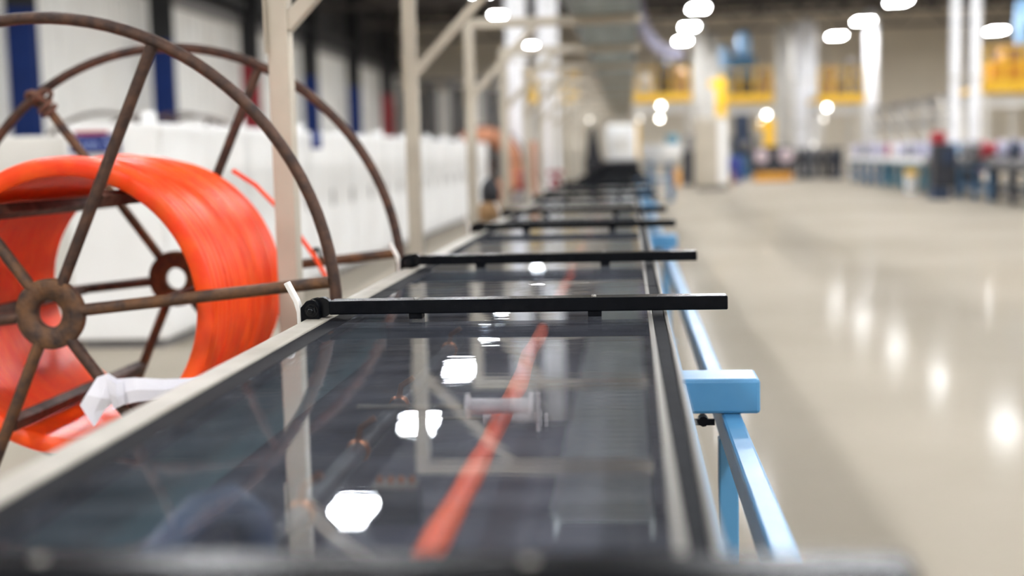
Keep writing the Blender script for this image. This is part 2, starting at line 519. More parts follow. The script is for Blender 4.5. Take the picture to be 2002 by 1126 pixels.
pp = thing('water_pipe', 'dark pipe with brass fittings along the bottom of the trough', 'pipe', (-.45, .5, .71))
MB().tube((0, .9, .012), (0, 20, .012), .016, 12).build('pipe', 'dark_pipe', pp)
for yy in (1.15, 1.52, 1.9, 2.6, 3.4):
    MB().lathe([(.012, 0), (.02, .002), (.022, .012), (.02, .022), (.012, .024)], (0, yy, .012), (0, 1, 0), 8).build('fitting', 'brass', pp)
    MB().path([(0, yy+.012, .028), (.005, yy+.012, .05), (.03, yy+.012, .066)], .006, 8).build('spray_nozzle', 'brass', pp)
hz = MB().path([(x+.035, y+.03, z) for x, y, z in ((-.60, .95, .725), (-.585, 1.15, .732), (-.56, 1.30, .767), (-.53, 1.36, .800), (-.50, 1.38, .805), (-.482, 1.40, .785), (-.480, 1.41, .735))], .024, 14).build('hose', 'hose')
tag(hz, 'curved blue-grey hose feeding the pipe inside the trough', 'hose')
nb = thing('spray_block', 'small steel spray block beside the orange cable inside the trough', 'nozzle', (-.33, 1.72, .70))
MB().box(-.035, .035, -.02, .02, -.006, .045).build('body', 'dark_pipe', nb, .003)
MB().box(-.03, .03, -.022, .022, .045, .05).build('cover', 'steel', nb)
for i in range(4):
    MB().lathe([(.005, 0), (.005, .006), (.003, .009)], (-.022+.015*i, 0, .05), n=8).build('screw', 'brass', nb)

# ------------------------------------------------------------------ blue stand under the trough
st = thing('trough_stand', 'light blue steel stand with rails and cross-beams under the trough', 'stand', (-.3, 2.97, 0))


def Q(b, name, bevel=.004): return b.build(name, 'blue', st, bevel, loc=(.3, -2.97, 0))


Q(MB().box(.074, .122, Y0+.3, Y1, .612, .672), 'side_rail', .006)
Q(MB().box(-.66, -.612, Y0+.3, Y1, .612, .68), 'side_rail', .006)
Q(MB().box(.200, .247, 1.0, Y1, .532, .6), 'outer_rail', .007)
for y in (2.89, 7.9, 12.9, 17.9, 22.9, 27.9):
    Q(MB().box(-.655, .07, y, y+.135, .60, .68).box(.07, .289, y, y+.135, .601, .681), 'cross_beam', .008)
    for x in (-.63, .198):
        Q(MB().box(x, x+.045, y+.05, y+.095, .012, .60 if x < 0 else .532), 'leg')
        Q(MB().box(x-.03, x+.075, y+.02, y+.125, 0, .012), 'foot_plate', .002)
    Q(MB().box(-.585, .198, y+.055, y+.09, .16, .2), 'tie_bar')
    k = MB().tube((.16, y-.005, .585), (.16, y+.03, .585), .012, 10).box(.135, .185, y-.012, y-.004, .578, .592)
    k.build('clamp', 'black_metal', st, loc=(.3, -2.97, 0))

# ------------------------------------------------------------------ reel with orange winding
RX, RZ, RA, RB = -1.560, .803, 3.30, 4.27


def make_reel(lab, grp=None):
    t = thing('cable_reel', lab, 'reel', group=grp)           # origin on the floor below the middle of the axle
    yn, yf = -(RB-RA)/2, (RB-RA)/2
    for yy, sgn in ((yn, -1), (yf, 1)):
        MB().torus((0, yy, RZ), (0, 1, 0), .786, .0165, 96, 10).build('rim', 'rust', t)
        b = MB().lathe([(.038, -.014), (.092, -.014), (.096, -.010), (.096, .010), (.092, .014), (.038, .014)], (0, yy, RZ), (0, 1, 0), 40, closed=True)
        hub = b.build('hub', 'rust_orange', t)
        for k in range(6):
            a = math.radians(5.5+60*k)
            d = Vector((math.cos(a), 0, math.sin(a)))
            c = Vector((0, yy, RZ))
            MB().path([c+d*.086, c+d*.3, c+d*.55, c+d*.772], .0165, 10).build('spoke', 'rust' if k % 2 else 'rust_orange', t)
    for k in range(6):
        a = math.radians(5.5+60*k)
        d = Vector((math.cos(a), 0, math.sin(a)))*.335
        MB().bar(d+Vector((0, yn+.012, RZ)), d+Vector((0, yf-.012, RZ)), .032, .032, up=d).build('drum_bar', 'rust', t)
    return t


reel = make_reel('rusty spoked steel reel carrying the orange winding beside the trough')
reel.location = (RX, (RA+RB)/2, 0)

prof_o = []; prof_i = []
ya, yb = RA+.10, RB-.14
nw = 46; pw = (yb-ya)/nw
rnd = random.Random(3)
wav = [.418 + .004*math.sin(i*.55) + .004*math.sin(i*.21+2) + rnd.uniform(-.004, .004) for i in range(nw)]
for i in range(nw):
    for j in range(5):
        a = PI*(j+.5)/5
        prof_o.append((wav[i]+.009*math.sin(a)-.009, ya+pw*i+pw*(.5-.5*math.cos(a))))
for i in reversed(range(nw)):
    for j in range(3):
        a = PI*(j+.5)/3
        prof_i.append((.374-.006*math.sin(a), yb-pw*(nw-1-i)-pw*(.5-.5*math.cos(a))))
coil = MB().lathe([(r, t) for r, t in prof_o+prof_i], (0, 0, 0), (0, 1, 0), 96, closed=True).build('cable_winding', 'coil', loc=(RX, 0, RZ))
tag(coil, 'bright orange tubing wound in close turns on the rusty reel', 'coil')

ls = MB().path([aty(455, 333, 4.10), aty(500, 362, 4.14), aty(545, 408, 4.2), aty(585, 460, 4.225), aty(616, 503, 4.235), aty(632, 532, 4.24), aty(650, 566, 4.24), aty(668, 620, 4.22)], .0075, 8).build('loose_tube', 'coil')
tag(ls, 'loose orange tube end hanging from the winding, tied to the far spokes', 'tube')
kn = MB()
c = aty(617, 500, 4.262)
kn.torus(c, (1, .3, .2), .024, .006, 16, 6).torus(c+Vector((.008, 0, 0)), (1, -.2, .1), .024, .006, 16, 6)
tag(kn.build('cable_tie', 'black_rubber'), 'black tie holding the loose orange tube to the reel spoke', 'tie')
kn = MB()
c = Vector((RX, RB, RZ)) + Vector((math.cos(math.radians(125.5)), 0, math.sin(math.radians(125.5))))*.775
for i, (dx, dz, ax, R) in enumerate([(0, .0, (.6, .2, .7), .03), (.012, .004, (-.5, .3, .7), .03), (-.012, -.006, (.2, .6, .7), .034), (.02, -.03, (.6, .3, -.7), .026), (.034, -.045, (.5, .4, -.7), .025)]):
    kn.torus(c+Vector((dx, -.002, dz)), ax, R, .0085, 18, 7)
tag(kn.build('wire_lashing', 'rope'), 'brown wire lashing knotted round the rim of the orange reel', 'lashing')

# crumpled strip of white paper wrapped over the lower spoke


def sheet(name, grid, th=.002):
    m, n = len(grid), len(grid[0])
    b = MB().add([p for r in grid for p in r], [(i*n+j, i*n+j+1, (i+1)*n+j+1, (i+1)*n+j) for i in range(m-1) for j in range(n-1)], False)
    o = b.build(name, 'paper')
    s = o.modifiers.new('solid', 'SOLIDIFY'); s.thickness = th
    return o


pw_ = thing('paper_strip', 'crumpled white paper strip wrapped round the lower reel spoke', 'paper', tuple(aty(215, 780, 3.27)))


def pp_(l): return [[aty(*q)-pw_.location for q in r] for r in l]


g = sheet('band', pp_([[(208, 742, 3.275), (262, 738, 3.262), (320, 741, 3.27), (400, 738, 3.29)], [(232, 768, 3.262), (265, 762, 3.255), (322, 762, 3.262), (402, 752, 3.285)], [(236, 792, 3.268), (270, 785, 3.262), (325, 782, 3.268), (405, 770, 3.29)]])); g.parent = pw_
g = sheet('tail', pp_([[(190, 737, 3.272), (212, 730, 3.262), (236, 745, 3.27)], [(168, 772, 3.262), (198, 778, 3.25), (226, 780, 3.265)], [(156, 792, 3.268), (184, 806, 3.258), (206, 800, 3.266)], [(178, 826, 3.262), (184, 834, 3.258), (190, 826, 3.264)]])); g.parent = pw_
g = sheet('knot', pp_([[(205, 735, 3.262), (226, 752, 3.245), (240, 745, 3.258)], [(214, 770, 3.252), (228, 775, 3.24), (243, 772, 3.255)], [(222, 800, 3.26), (232, 796, 3.25), (244, 790, 3.258)]])); g.parent = pw_

# ------------------------------------------------------------------ beige gallows posts and the overhead tray
PX = -1.045


def make_post():
    t = thing('gallows_post', 'beige steel post with a braced arm reaching over the trough', 'post', group='beige posts along the trough')
    MB().box(-.032, .032, -.032, .032, .012, 2.095).build('upright', 'beige_paint', t, .004)
    MB().box(.032, 1.14, -.03, .03, 2.035, 2.095).build('arm', 'beige_paint', t, .004)
    MB().bar((.02, 0, 1.60), (.45, 0, 2.05), .05, .045).build('brace', 'beige_paint', t, .003)
    MB().box(-.09, .09, -.09, .09, 0, .012).build('base_plate', 'beige_paint', t, .002)
    MB().box(-.036, -.032, -.05, .05, 1.52, 1.68).build('gusset', 'beige_paint', t)
    return t


NUM = ['first', 'second', 'third', 'fourth', 'fifth', 'sixth', 'seventh', 'eighth', 'ninth', 'tenth', 'eleventh', 'twelfth']
p0 = make_post()
for k in range(12):
    y = 3.85+2.35*k
    lab = 'beige braced post standing just beyond the orange reel' if k == 1 else '%s beige braced post counted along the trough from the orange reel' % NUM[k]
    if k == 0: p0.location = (PX, y, 0)
    else: dup(p0, (PX, y, 0), label=lab)
p0['label'] = 'beige braced post standing between the flanges of the orange reel'

ty = thing('cable_tray', 'grey galvanised ladder tray hung on the post arms above the trough', 'tray', (-.14, 5.5, 2.1))
ZB = 2.098
for x in (-.355, .075):
    MB().box(x, x+.012, 5.5, 34, ZB, ZB+.12).box(min(x, x+.012-.03) if x < 0 else x-.018, (x+.03) if x < 0 else x+.012, 5.5, 34, ZB, ZB+.004).build('side_rail', 'galv', ty, loc=(.14, -5.5, -2.1))
MB().box(-.343, .075, 5.5, 34, ZB+.03, ZB+.034).build('tray_floor', 'galv', ty, loc=(.14, -5.5, -2.1))
rung = None
y = 5.7
while y < 33.9:
    if rung is None:
        rung = MB().box(-.203, .215, -.02, .02, 0, .028).build('rung', 'galv', ty, .003)
        rung.location = (0, y-5.5, ZB-2.1+.002)
    else:
        o = rung.copy(); COL.objects.link(o); o.location = (0, y-5.5, ZB-2.1+.002)
    y += .3
for i in range(4):
    c = MB().path([(-.26+.09*i, 5.55+4.7*j/1.0*0+j*1.4, ZB+.052+.004*math.sin(j*1.3+i)) for j in range(20)], .016, 8).build('tray_cable', 'dark_pipe', ty, loc=(.14, -5.5, -2.1))

# ------------------------------------------------------------------ left side: white cabinets, columns, far reels


def cabinet(loc, w, d, h, lab, m='white_plastic', grp=None, caps=True, doors=2):
    """origin: floor, corner towards the trough and the camera; runs +Y by w, -X by d"""
    t = thing('white_cabinet', lab, 'cabinet', loc, grp)
    MB().box(-d, 0, 0, w, .06, h).build('body', m, t, .012)
    MB().box(-d+.04, -.04, .04, w-.04, 0, .06).build('plinth', 'mach_grey', t)
    for i in range(doors):
        a = .02+(w-.04)*i/doors; b = .02+(w-.04)*(i+1)/doors
        dr = MB().box(.0005, .018, a+.008, b-.008, .09, h-.03).build('door', m, t, .006)
        MB().box(.018, .032, b-.07, b-.05, h*.5, h*.5+.16).build('handle', 'mach_grey', dr, .003)
    if caps:
        MB().lathe([(.05, 0), (.05, .055), (.04, .07), (0, .072)], (-.09, .1, h), n=16).build('vent_cap', m, t)
    return t


cy0 = 8.0; i = 0
while cy0 < 27:
    lab = 'white cabinet with the blue sign on its end, behind the orange reel' if i == 0 else ('white cabinet with a small blue flag sign, behind the orange reel' if i == 2 else '%s white cabinet in the row, counted from the blue sign' % NUM[i])
    cabinet((-3.0, cy0, 0), 1.86, .62, 1.46, lab, grp='white cabinets in a row')
    cy0 += 1.92; i += 1
cabinet((-3.72, 8.25, 0), 1.2, 1.5, 1.40, 'lower off-white cabinet standing left of the blue sign', 'off_white', caps=False)


def text_mesh(body, size, name, m, parent, loc, rot):
    cu = bpy.data.curves.new(name, 'FONT'); cu.body = body; cu.size = size; cu.extrude = .001; cu.offset = .0
    tmp = bpy.data.objects.new(name+'_tmp', cu); COL.objects.link(tmp)
    dg = bpy.context.evaluated_depsgraph_get()
    me = bpy.data.meshes.new_from_object(tmp.evaluated_get(dg))
    bpy.data.objects.remove(tmp)
    o = bpy.data.objects.new(name, me); COL.objects.link(o)
    me.materials.clear(); me.materials.append(MT[m])
    o.parent = parent; o.location = loc; o.rotation_euler = rot
    return o


sg = thing('wall_sign', 'blue sign with pale lettering on the cabinet end behind the reel', 'sign', (-3.41, 7.985, 1.275))
MB().box(-.17, .17, -.004, .004, 0, .115).build('plate', 'sign_blue', sg, .002)
for ch, x in (('S', -.15), ('i', -.085), ('m', -.055), ('S', .06)):
    text_mesh(ch, .105, 'letter', 'sign_text', sg, (x, -.006, .022), (PI/2, 0, 0))
MB().box(-.13, .09, -.003, .003, .117, .14).build('red_strip', 'red', sg)
sg = thing('flag_sign', 'small blue flag sign standing out from a white cabinet', 'sign', (-2.975, 11.9, 1.30))
MB().box(0, .10, -.004, .004, 0, .16).build('plate', 'sign_blue', sg, .002)
MB().box(.02, .08, -.006, -.004, .09, .12).build('lettering_bar', 'sign_text', sg)

for k in range(6):
    y = 24.9+7.8*k
    red = k in (2, 5)
    nm = ['blue', 'blue', 'red', 'blue', 'blue', 'red'][k]
    lab = ['blue painted column at the wall, left of the orange reel rim', 'blue painted wall column between the left column and the first red one', 'red painted wall column next to the first beige post', 'blue painted wall column right after the first red one', 'blue painted wall column just before the farthest red one', 'farthest red painted column along the white wall'][k]
    t = thing('steel_column', lab, 'column', (-12.0, y, 0), 'painted wall columns')

    def Hs(z0, z1): return MB().box(-.28, .28, -.12, -.08, z0, z1).box(-.28, .28, .08, .12, z0, z1).box(-.03, .03, -.08, .08, z0, z1)
    Hs(.03, 4.35).build('painted_shaft', 'col_red' if red else 'col_blue', t)
    Hs(4.352, ZC).build('upper_shaft', 'col_black', t)
    MB().box(-.4, .4, -.4, .4, 0, .03).build('base_plate', 'col_black', t)
    MB().bar((0, 0, 6.1), (0, 7.4, 6.1), .12, .3).build('wall_beam', 'col_black', t)

rl = make_reel('empty rusty reel behind the white cabinet that carries the blue sign', 'empty reels behind the cabinets')
rl.location = (-4.95, 12.3, 0); rl.scale = (1.06,)*3
dup(rl, (-5.7, 16.3, 0), rz=.15, scale=1.14, label='larger empty reel behind the white cabinets, in front of a blue column')
t = dup(rl, (-3.35, 30.0, 0), rz=0, label='distant reel with faded orange winding beyond the white cabinets', group='orange reels', scale=1.18)
o = MB().lathe([(.5, -.38), (.86, -.38), (.88, -.36), (.88, .36), (.86, .38), (.5, .38)], (0, 0, 0), (0, 1, 0), 48, closed=True).build('cable_winding', 'orange_pipe', loc=(-3.35, 30.0, .95))
tag(o, 'faded orange winding on the distant reel beyond the white cabinets', 'coil')

# strip curtain at the far left
t = thing('strip_curtain', 'tall grey strip curtain hanging beyond the cabinets', 'curtain', (-9, 66, 0))
for i in range(15):
    x = -2.8+.43*i
    MB().box(x, x+.36, -.02+.06*(i % 2), .02+.06*(i % 2), .05, 4.9 - .2*(i % 3)).build('strip', ['grey_strip', 'mach_dark', 'grey_strip', 'off_white'][(i*7) % 4], t)
MB().box(-2.9, 3.7, -.06, .12, 4.9, 5.1).build('rail', 'mach_grey', t)

for x, y, lab in ((-2.65, 31.0, 'stout white round column left of the grey tray'), (-1.9, 31.0, 'stout white round column close beside the grey tray')):
    t = thing('round_column', lab, 'column', (x, y, 0), 'white round columns')
    MB().lathe([(.26, .06), (.26, 7.05)], (0, 0, 0), n=32).build('shaft', 'white_paint', t)
    MB().lathe([(.36, 0), (.36, .05), (.3, .06)], (0, 0, 0), n=32).build('base_ring', 'mach_grey', t)
    for z in (3.4, 5.2):
        MB().lathe([(.261, 0), (.28, .01), (.28, .07), (.261, .08)], (0, 0, z), n=32).build('band', 'off_white', t)

# pumps and valves left of the trough
t = thing('pump_motor', 'black pump motor with tan casing on a blue bracket beside the trough', 'pump', (-.93, 8.8, 0))
MB().box(-.12, .24, -.1, .14, .66, .72).build('bracket', 'blue', t, .006)
MB().box(.1, .24, -.1, .14, .72, .80).build('bracket_box', 'blue', t, .006)
MB().box(-.05, .05, -.03, .07, 0, .66).build('pedestal', 'blue', t, .004)
MB().lathe([(.02, 0), (.07, .01), (.085, .05), (.085, .13), (.06, .15), (.06, .155)], (-.03, .02, .72), n=20).build('casing', 'tan', t)
MB().lathe([(.05, 0), (.065, .01), (.062, .1), (.045, .14), (.012, .17), (0, .17)], (-.03, .02, .876), n=16).build('motor', 'mach_dark', t)
MB().path([(-.11, .02, .79), (-.16, .02, .79), (-.16, .02, .6), (-.16, .02, .3)], .022, 10).build('pipe', 'tan', t)
for x, y, lab in ((-1.2, 14.6, 'dark red hand-wheel valve beside the orange pipe'), (-.88, 15.4, 'dark red hand-wheel valve next to the trough, further along')):
    t = thing('valve', lab, 'valve', (x, y, 0))
    MB().tube((0, 0, 0), (0, 0, .78), .03, 12).build('stand_pipe', 'mach_grey', t)
    MB().lathe([(.03, 0), (.07, .02), (.075, .07), (.05, .12), (.02, .14)], (0, 0, .78), n=16).build('body', 'red', t)
    MB().torus((0, 0, .97), (0, -.2, 1), .09, .014, 20, 8).build('handwheel', 'red', t)
    MB().tube((0, 0, .9), (0, 0, .985), .01, 8).build('stem', 'mach_grey', t)
t = thing('upright_pipe', 'thin orange painted pipe rising left of the white columns', 'pipe', (-1.12, 15.2, 0))
MB().tube((0, 0, .01), (0, 0, 1.35), .03, 12).build('pipe', 'orange_pipe', t)
MB().lathe([(.06, 0), (.06, .01)], (0, 0, 0), n=16).build('flange', 'mach_grey', t)

# ------------------------------------------------------------------ end of the line
t = thing('line_machine', 'white rounded machine head at the far end of the trough', 'machine', (-.2, 36.2, 0))
MB().box(-.5, .5, -.5, .9, 0, .95).build('base', 'mach_dark', t, .03)
MB().box(-.42, .42, -.45, .85, .95, 1.95).build('head', 'white_plastic', t, .08)
MB().box(.43, .5, -.3, .7, 1.0, 2.0).build('side_guard', 'yellow', t, .01)
MB().box(-.25, .25, -.47, -.45, 1.2, 1.6).build('hatch', 'off_white', t, .01)
t = thing('take_off_unit', 'dark upright drive unit beside the white machine head', 'machine', (-.95, 34.9, 0))
MB().box(-.25, .25, -.2, .6, 0, 1.05).build('base', 'mach_dark', t, .02)
MB().prism([(-.2, 1.05), (.2, 1.05), (.05, 1.9), (-.1, 1.9)], 'y', -.1, .5).build('arm', 'mach_dark', t)
t = thing('hopper_tub', 'white rounded hopper tub on a blue stand right of the trough', 'hopper', (.78, 30.5, 0))
MB().lathe([(.0, .86), (.2, .87), (.36, .95), (.46, 1.1), (.48, 1.3), (.49, 1.34), (.46, 1.34), (.44, 1.3), (.0, 1.26)], (0, 0, 0), n=32).build('tub', 'white_plastic', t)
for sx in (-.3, .18):
    for sy in (-.2, .2):
        MB().box(sx-.05, sx+.09, sy-.05, sy+.05, .0, .93).build('leg', 'mach_blue', t, .005)
MB().box(-.36, .3, -.25, .25, .5, .56).build('shelf', 'mach_blue', t, .005)
MB().lathe([(.16, 1.27), (.16, 1.5), (.12, 1.56), (0, 1.56)], (.25, .1, 0), n=16).build('blower', 'teal', t)


def on_floor(px, py): 
    p = atz(px, py, 0); return p


p = on_floor(1392, 372)
t = thing('control_cabinet', 'tall beige control cabinet standing on the bare floor by the line', 'cabinet', (p.x, p.y, 0))
w = .98
MB().box(-w/2, w/2, 0, .8, .1, 2.15).build('body', 'beige_cab', t, .06)
MB().box(-w/2+.05, w/2-.05, .05, .75, 0, .1).build('plinth', 'mach_grey', t)
MB().box(-w/2+.05, .18, -.02, -.001, .2, 2.05).build('door', 'beige_cab', t, .01)
MB().box(.2, w/2-.04, -.02, -.001, .2, 2.05).build('narrow_door', 'white_plastic', t, .01)
p = on_floor(1320, 366)
t = thing('bollard', 'short yellow bollard between the white tub and the beige cabinet', 'bollard', (p.x, p.y, 0))
MB().lathe([(.16, .02), (.16, .52), (.13, .6), (0, .63)], (0, 0, 0), n=20).build('post', 'amber', t)
MB().lathe([(.22, 0), (.22, .02)], (0, 0, 0), n=20).build('base_plate', 'mach_grey', t)
p = on_floor(1290, 376)
t = thing('floor_bin', 'pale grey-green bin on the floor below the white tub', 'bin', (p.x, p.y, 0))
MB().lathe([(.22, 0), (.27, .42), (.29, .44), (.29, .47), (.25, .47), (.23, .1), (0, .1)], (0, 0, 0), n=24).build('bucket', 'off_white', t)
MB().torus((0, 0, .47), (0, 0, 1), .28, .015, 24, 6).build('rim', 'white_plastic', t)
p = on_floor(1352, 362)
t = thing('dark_cabinet', 'narrow charcoal cabinet left of the beige control cabinet', 'cabinet', (p.x, p.y, 0))
MB().box(-.3, .16, 0, .5, 0, 1.15).build('body', 'mach_dark', t, .02)
MB().box(-.28, .14, -.015, -.001, .1, 1.1).build('door', 'mach_dark', t, .005)
MB().box(-.2, .06, .1, .4, 1.15, 1.7).build('console', 'mach_grey', t, .03)
p = on_floor(1436, 356)
t = thing('blue_barrel', 'royal blue barrel on the floor right of the beige cabinet', 'barrel', (p.x, p.y, 0))
MB().lathe([(.25, 0), (.27, .05), (.27, .3), (.285, .32), (.27, .34), (.27, .6), (.285, .62), (.27, .64), (.26, .88), (.22, .9), (0, .9)], (0, 0, 0), n=24).build('drum', 'royal', t)
MB().lathe([(.05, .9), (.05, .93), (0, .93)], (.12, 0, 0), n=10).build('bung', 'mach_dark', t)
p = on_floor(1412, 366)
t = thing('wooden_spool', 'small brown cable drum against the beige cabinet', 'drum', (p.x+.12, p.y-.5, 0))
MB().lathe([(.05, -.18), (.24, -.18), (.24, -.14), (.12, -.14), (.12, .14), (.24, .14), (.24, .18), (.05, .18)], (0, 0, .24), (1, 0, 0), 20).build('drum', 'tan', t)
MB().lathe([(.05, 0), (.05, .4)], (-.2, 0, .24), (1, 0, 0), 10).build('axle', 'mach_dark', t)

# twin take-up machine
p = on_floor(1513, 354)
t = thing('take_up_machine', 'black twin-spool take-up machine on an amber yellow base', 'machine', (p.x, p.y, 0))
MB().box(-.66, .66, 0, .9, .0, .3).build('base', 'amber', t, .03)
MB().prism([(-.75, .32), (.75, .32), (.82, .8), (.6, 1.25), (-.6, 1.25), (-.82, .8)], 'y', .05, .85).build('body', 'mach_dark', t)
for s in (-1, 1):
    MB().lathe([(0, 0), (.22, 0), (.26, .03), (.26, .1)], (s*.44, -.06, .9), (0, 1, 0), 24).build('spool_face', 'pink', t)
    MB().lathe([(.05, 0), (.05, .05)], (s*.44, -.1, .9), (0, 1, 0), 12).build('spindle', 'mach_grey', t)
# blue extruder left of it
p = on_floor(1462, 350)
t = thing('extruder', 'blue extruder block under the middle yellow platform', 'machine', (p.x, p.y+1.5, 0))
MB().box(-.55, .55, 0, 2.4, 0, .95).build('base', 'mach_blue', t, .04)
MB().box(-.4, .4, .1, 2.2, .95, 1.7).build('gearbox', 'mach_navy', t, .06)
MB().lathe([(.2, 0), (.22, .5), (.2, 1.0), (0, 1.02)], (0, .1, 1.3), (0, -1, 0), 20).build('barrel', 'mach_grey', t)
MB().box(-.3, .3, .6, 1.4, 1.7, 2.6).build('feed_box', 'mach_navy', t, .05)

# ------------------------------------------------------------------ yellow platforms across the back


def platform(px0, px1, pz, Y, depth, lab, zdeck=None):
    a = aty(px0, pz, Y); b = aty(px1, pz, Y)
    w = b.x-a.x; z = zdeck or a.z
    t = thing('yellow_platform', lab, 'platform', (a.x, Y, 0), 'yellow platforms')
    MB().box(0, w, 0, depth, z+.02, z+.10).build('deck', 'mach_grey', t)
    MB().box(-.06, w+.06, -.08, -.002, z-.22, z+.16).build('edge_beam', 'yellow', t, .01)
    for x in (-.06, w-.02):
        MB().box(x, x+.08, 0, depth, z-.16, z+.02).build('side_beam', 'yellow', t)
    for x in (.06, w-.06):
        for y in (.12, depth-.1):
            MB().box(x-.07, x+.07, y-.07, y+.07, 0, z-.16).build('leg', 'off_white', t)
    n = max(3, int(w/.75))
    for i in range(n+1):
        x = w*i/n
        MB().box(x-.035, x+.035, -.05, .02, z+.16, z+1.2).build('rail_post', 'yellow', t)
    for h in (.65, 1.15):
        MB().box(-.03, w+.03, -.06, -.02, z+h-.035, z+h+.035).build('hand_rail', 'yellow', t)
    MB().box(.1, w-.1, .4, depth-.3, z-.62, z-.3).build('soffit_box', 'white_plastic', t, .03)
    return t, a.x, w, z


PLY = 54.0
platform(1242, 1350, 190, PLY, 3.0, 'yellow platform right of the grey tray, above the white tub')
platform(1412, 1508, 192, PLY, 3.0, 'yellow platform carrying the blue hopper machine')
platform(1602, 1688, 192, PLY, 3.0, 'yellow platform between the pale silos and the tall white column')
platform(1926, 2040, 168, 40.6, 3.0, 'yellow platform beyond the twin white pipes')
platform(1036, 1062, 190, 60.0, 2.4, 'narrow yellow platform seen between the two white round columns')
platform(1090, 1128, 190, 60.0, 2.4, 'small yellow platform between the round column and the grey tray')

# machines standing on the platforms
p = aty(1455, 150, PLY+1.2); zt = aty(1455, 192, PLY).z+.1
t = thing('hopper_machine', 'blue hopper machine standing on the middle yellow platform', 'machine', (p.x, PLY+1.4, zt))
MB().box(-.5, .35, -.4, .6, 0, .7).build('base', 'mach_dark', t, .03)
MB().box(-.6, .45, -.5, .7, .72, 1.7).build('body', 'mach_blue', t, .04)
MB().lathe([(.25, 1.7), (.32, 2.0), (.3, 2.5), (.12, 2.75), (0, 2.76)], (.0, 0, 0), n=20).build('hopper', 'sky_blue', t)
MB().box(-.95, -.62, -.3, .4, .9, 2.1).build('side_duct', 'sky_blue', t, .03)
p = aty(1315, 160, PLY+1); 
for px, m, h, lab in ((1262, 'off_white', .9, 'pale drum machine on the platform by the grey tray'), (1300, 'mach_dark', 1.5, 'dark frame machine on the platform by the grey tray'), (1332, 'tan', 1.1, 'tan machine on the platform by the grey tray')):
    q = aty(px, 185, PLY+1.2); zt = aty(1290, 190, PLY).z+.1
    t = thing('platform_machine', lab, 'machine', (q.x, PLY+1.3, zt))
    MB().box(-.32, .32, -.3, .5, 0, h*.6).build('base', m, t, .04)
    MB().lathe([(.26, 0), (.28, h*.2), (.2, h*.4), (0, h*.42)], (0, .1, h*.6), n=16).build('drum', m, t)
for px, m, h, lab in ((1622, 'tan', 1.3, 'tan machine on the platform by the pale silos'), (1662, 'mach_grey', 1.5, 'grey machine on the platform by the tall white column'), (1497, 'tan', 1.0, 'tan gearbox on the middle yellow platform')):
    q = aty(px, 185, PLY+1.2); zt = aty(1640 if px > 1600 else 1460, 192, PLY).z+.1
    t = thing('platform_machine', lab, 'machine', (q.x, PLY+1.3, zt))
    MB().box(-.35, .35, -.3, .5, 0, h*.55).build('base', m, t, .04)
    MB().box(-.2, .2, -.2, .4, h*.55, h).build('motor', m, t, .05)
q = aty(1968, 150, 42.0); zt = aty(1926, 168, 40.6).z+.105
t = thing('platform_machine', 'orange-brown machine on the platform beyond the twin pipes', 'machine', (q.x, 41.9, zt))
MB().box(-.6, .6, -.4, .6, 0, .7).build('base', 'amber', t, .04)
MB().box(-.25, .35, -.3, .5, .7, 1.2).build('motor', 'tan', t, .05)
MB().lathe([(.3, 1.2), (.34, 1.6), (.3, 2.6), (0, 2.62)], (.55, .1, 0), n=20).build('hopper', 'sky_blue', t)

# yellow uprights
for px, y0, Y, h, lab in ((1410, 240, 50.0, 3.9, 'tall yellow upright left of the middle platform'), (1504, 330, 50.5, 2.3, 'yellow jib post beside the take-up machine')):
    q = aty(px, y0, Y)
    t = thing('yellow_upright', lab, 'post', (q.x, Y, 0))
    MB().box(-.2, .2, -.15, .15, .02, h).build('shaft', 'yellow', t, .02)
    MB().box(-.3, .3, -.25, .25, 0, .02).build('base_plate', 'mach_grey', t)
    MB().box(-.45, .2, -.12, .12, h-.35, h-.1).build('cap_arm', 'yellow', t, .02)

# silos and columns
for px, Y, r, lab in ((1534, 62.0, .38, 'pale slim silo left of the big silo'), (1575, 60.0, .52, 'big pale silo reaching the roof between the platforms'), (1368, 59.0, .3, 'pale slim silo behind the beige cabinet'), (1393, 66.0, .4, 'pale silo behind the tall yellow upright'), (1703, 57.0, .3, 'tall white column with a lamp in front, right of the third platform')):
    q = aty(px, 300, Y)
    t = thing('silo', lab, 'silo', (q.x, Y, 0), 'pale silos along the back')
    MB().lathe([(r*.5, .02), (r, .9), (r, 6.6), (r*.85, 6.85), (r*.3, 7.0), (0, 7.02)], (0, 0, 0), n=28).build('shell', 'white_paint' if px in (1575, 1703) else 'off_white', t)
    for z in (2.2, 4.2):
        MB().lathe([(r, 0), (r+.02, .01), (r+.02, .06), (r, .07)], (0, 0, z), n=28).build('seam_ring', 'off_white', t)
for px, r, lab in ((1866, .145, 'left one of the twin white pipes rising behind the bobbin line'), (1905, .155, 'right one of the twin white pipes rising behind the bobbin line')):
    q = aty(px, 250, 38.0)
    t = thing('white_pipe', lab, 'pipe', (q.x, 38.0, 0), 'twin white pipes')
    MB().lathe([(r, .05), (r, 7.05)], (0, 0, 0), n=20).build('pipe', 'white_paint', t)
    MB().lathe([(r+.08, 0), (r+.08, .05)], (0, 0, 0), n=20).build('flange', 'mach_grey', t)
    MB().lathe([(r, 3.0), (r+.03, 3.01), (r+.03, 3.1), (r, 3.11)], (0, 0, 0), n=20).build('coupling', 'off_white', t)
q0, q1, q2 = aty(1258, 55, 52), aty(1290, 98, 52), aty(1330, 110, 52)
t = thing('flexible_duct', 'pale lavender flexible duct hanging right of the grey tray', 'duct', (q0.x, 52, q0.z))
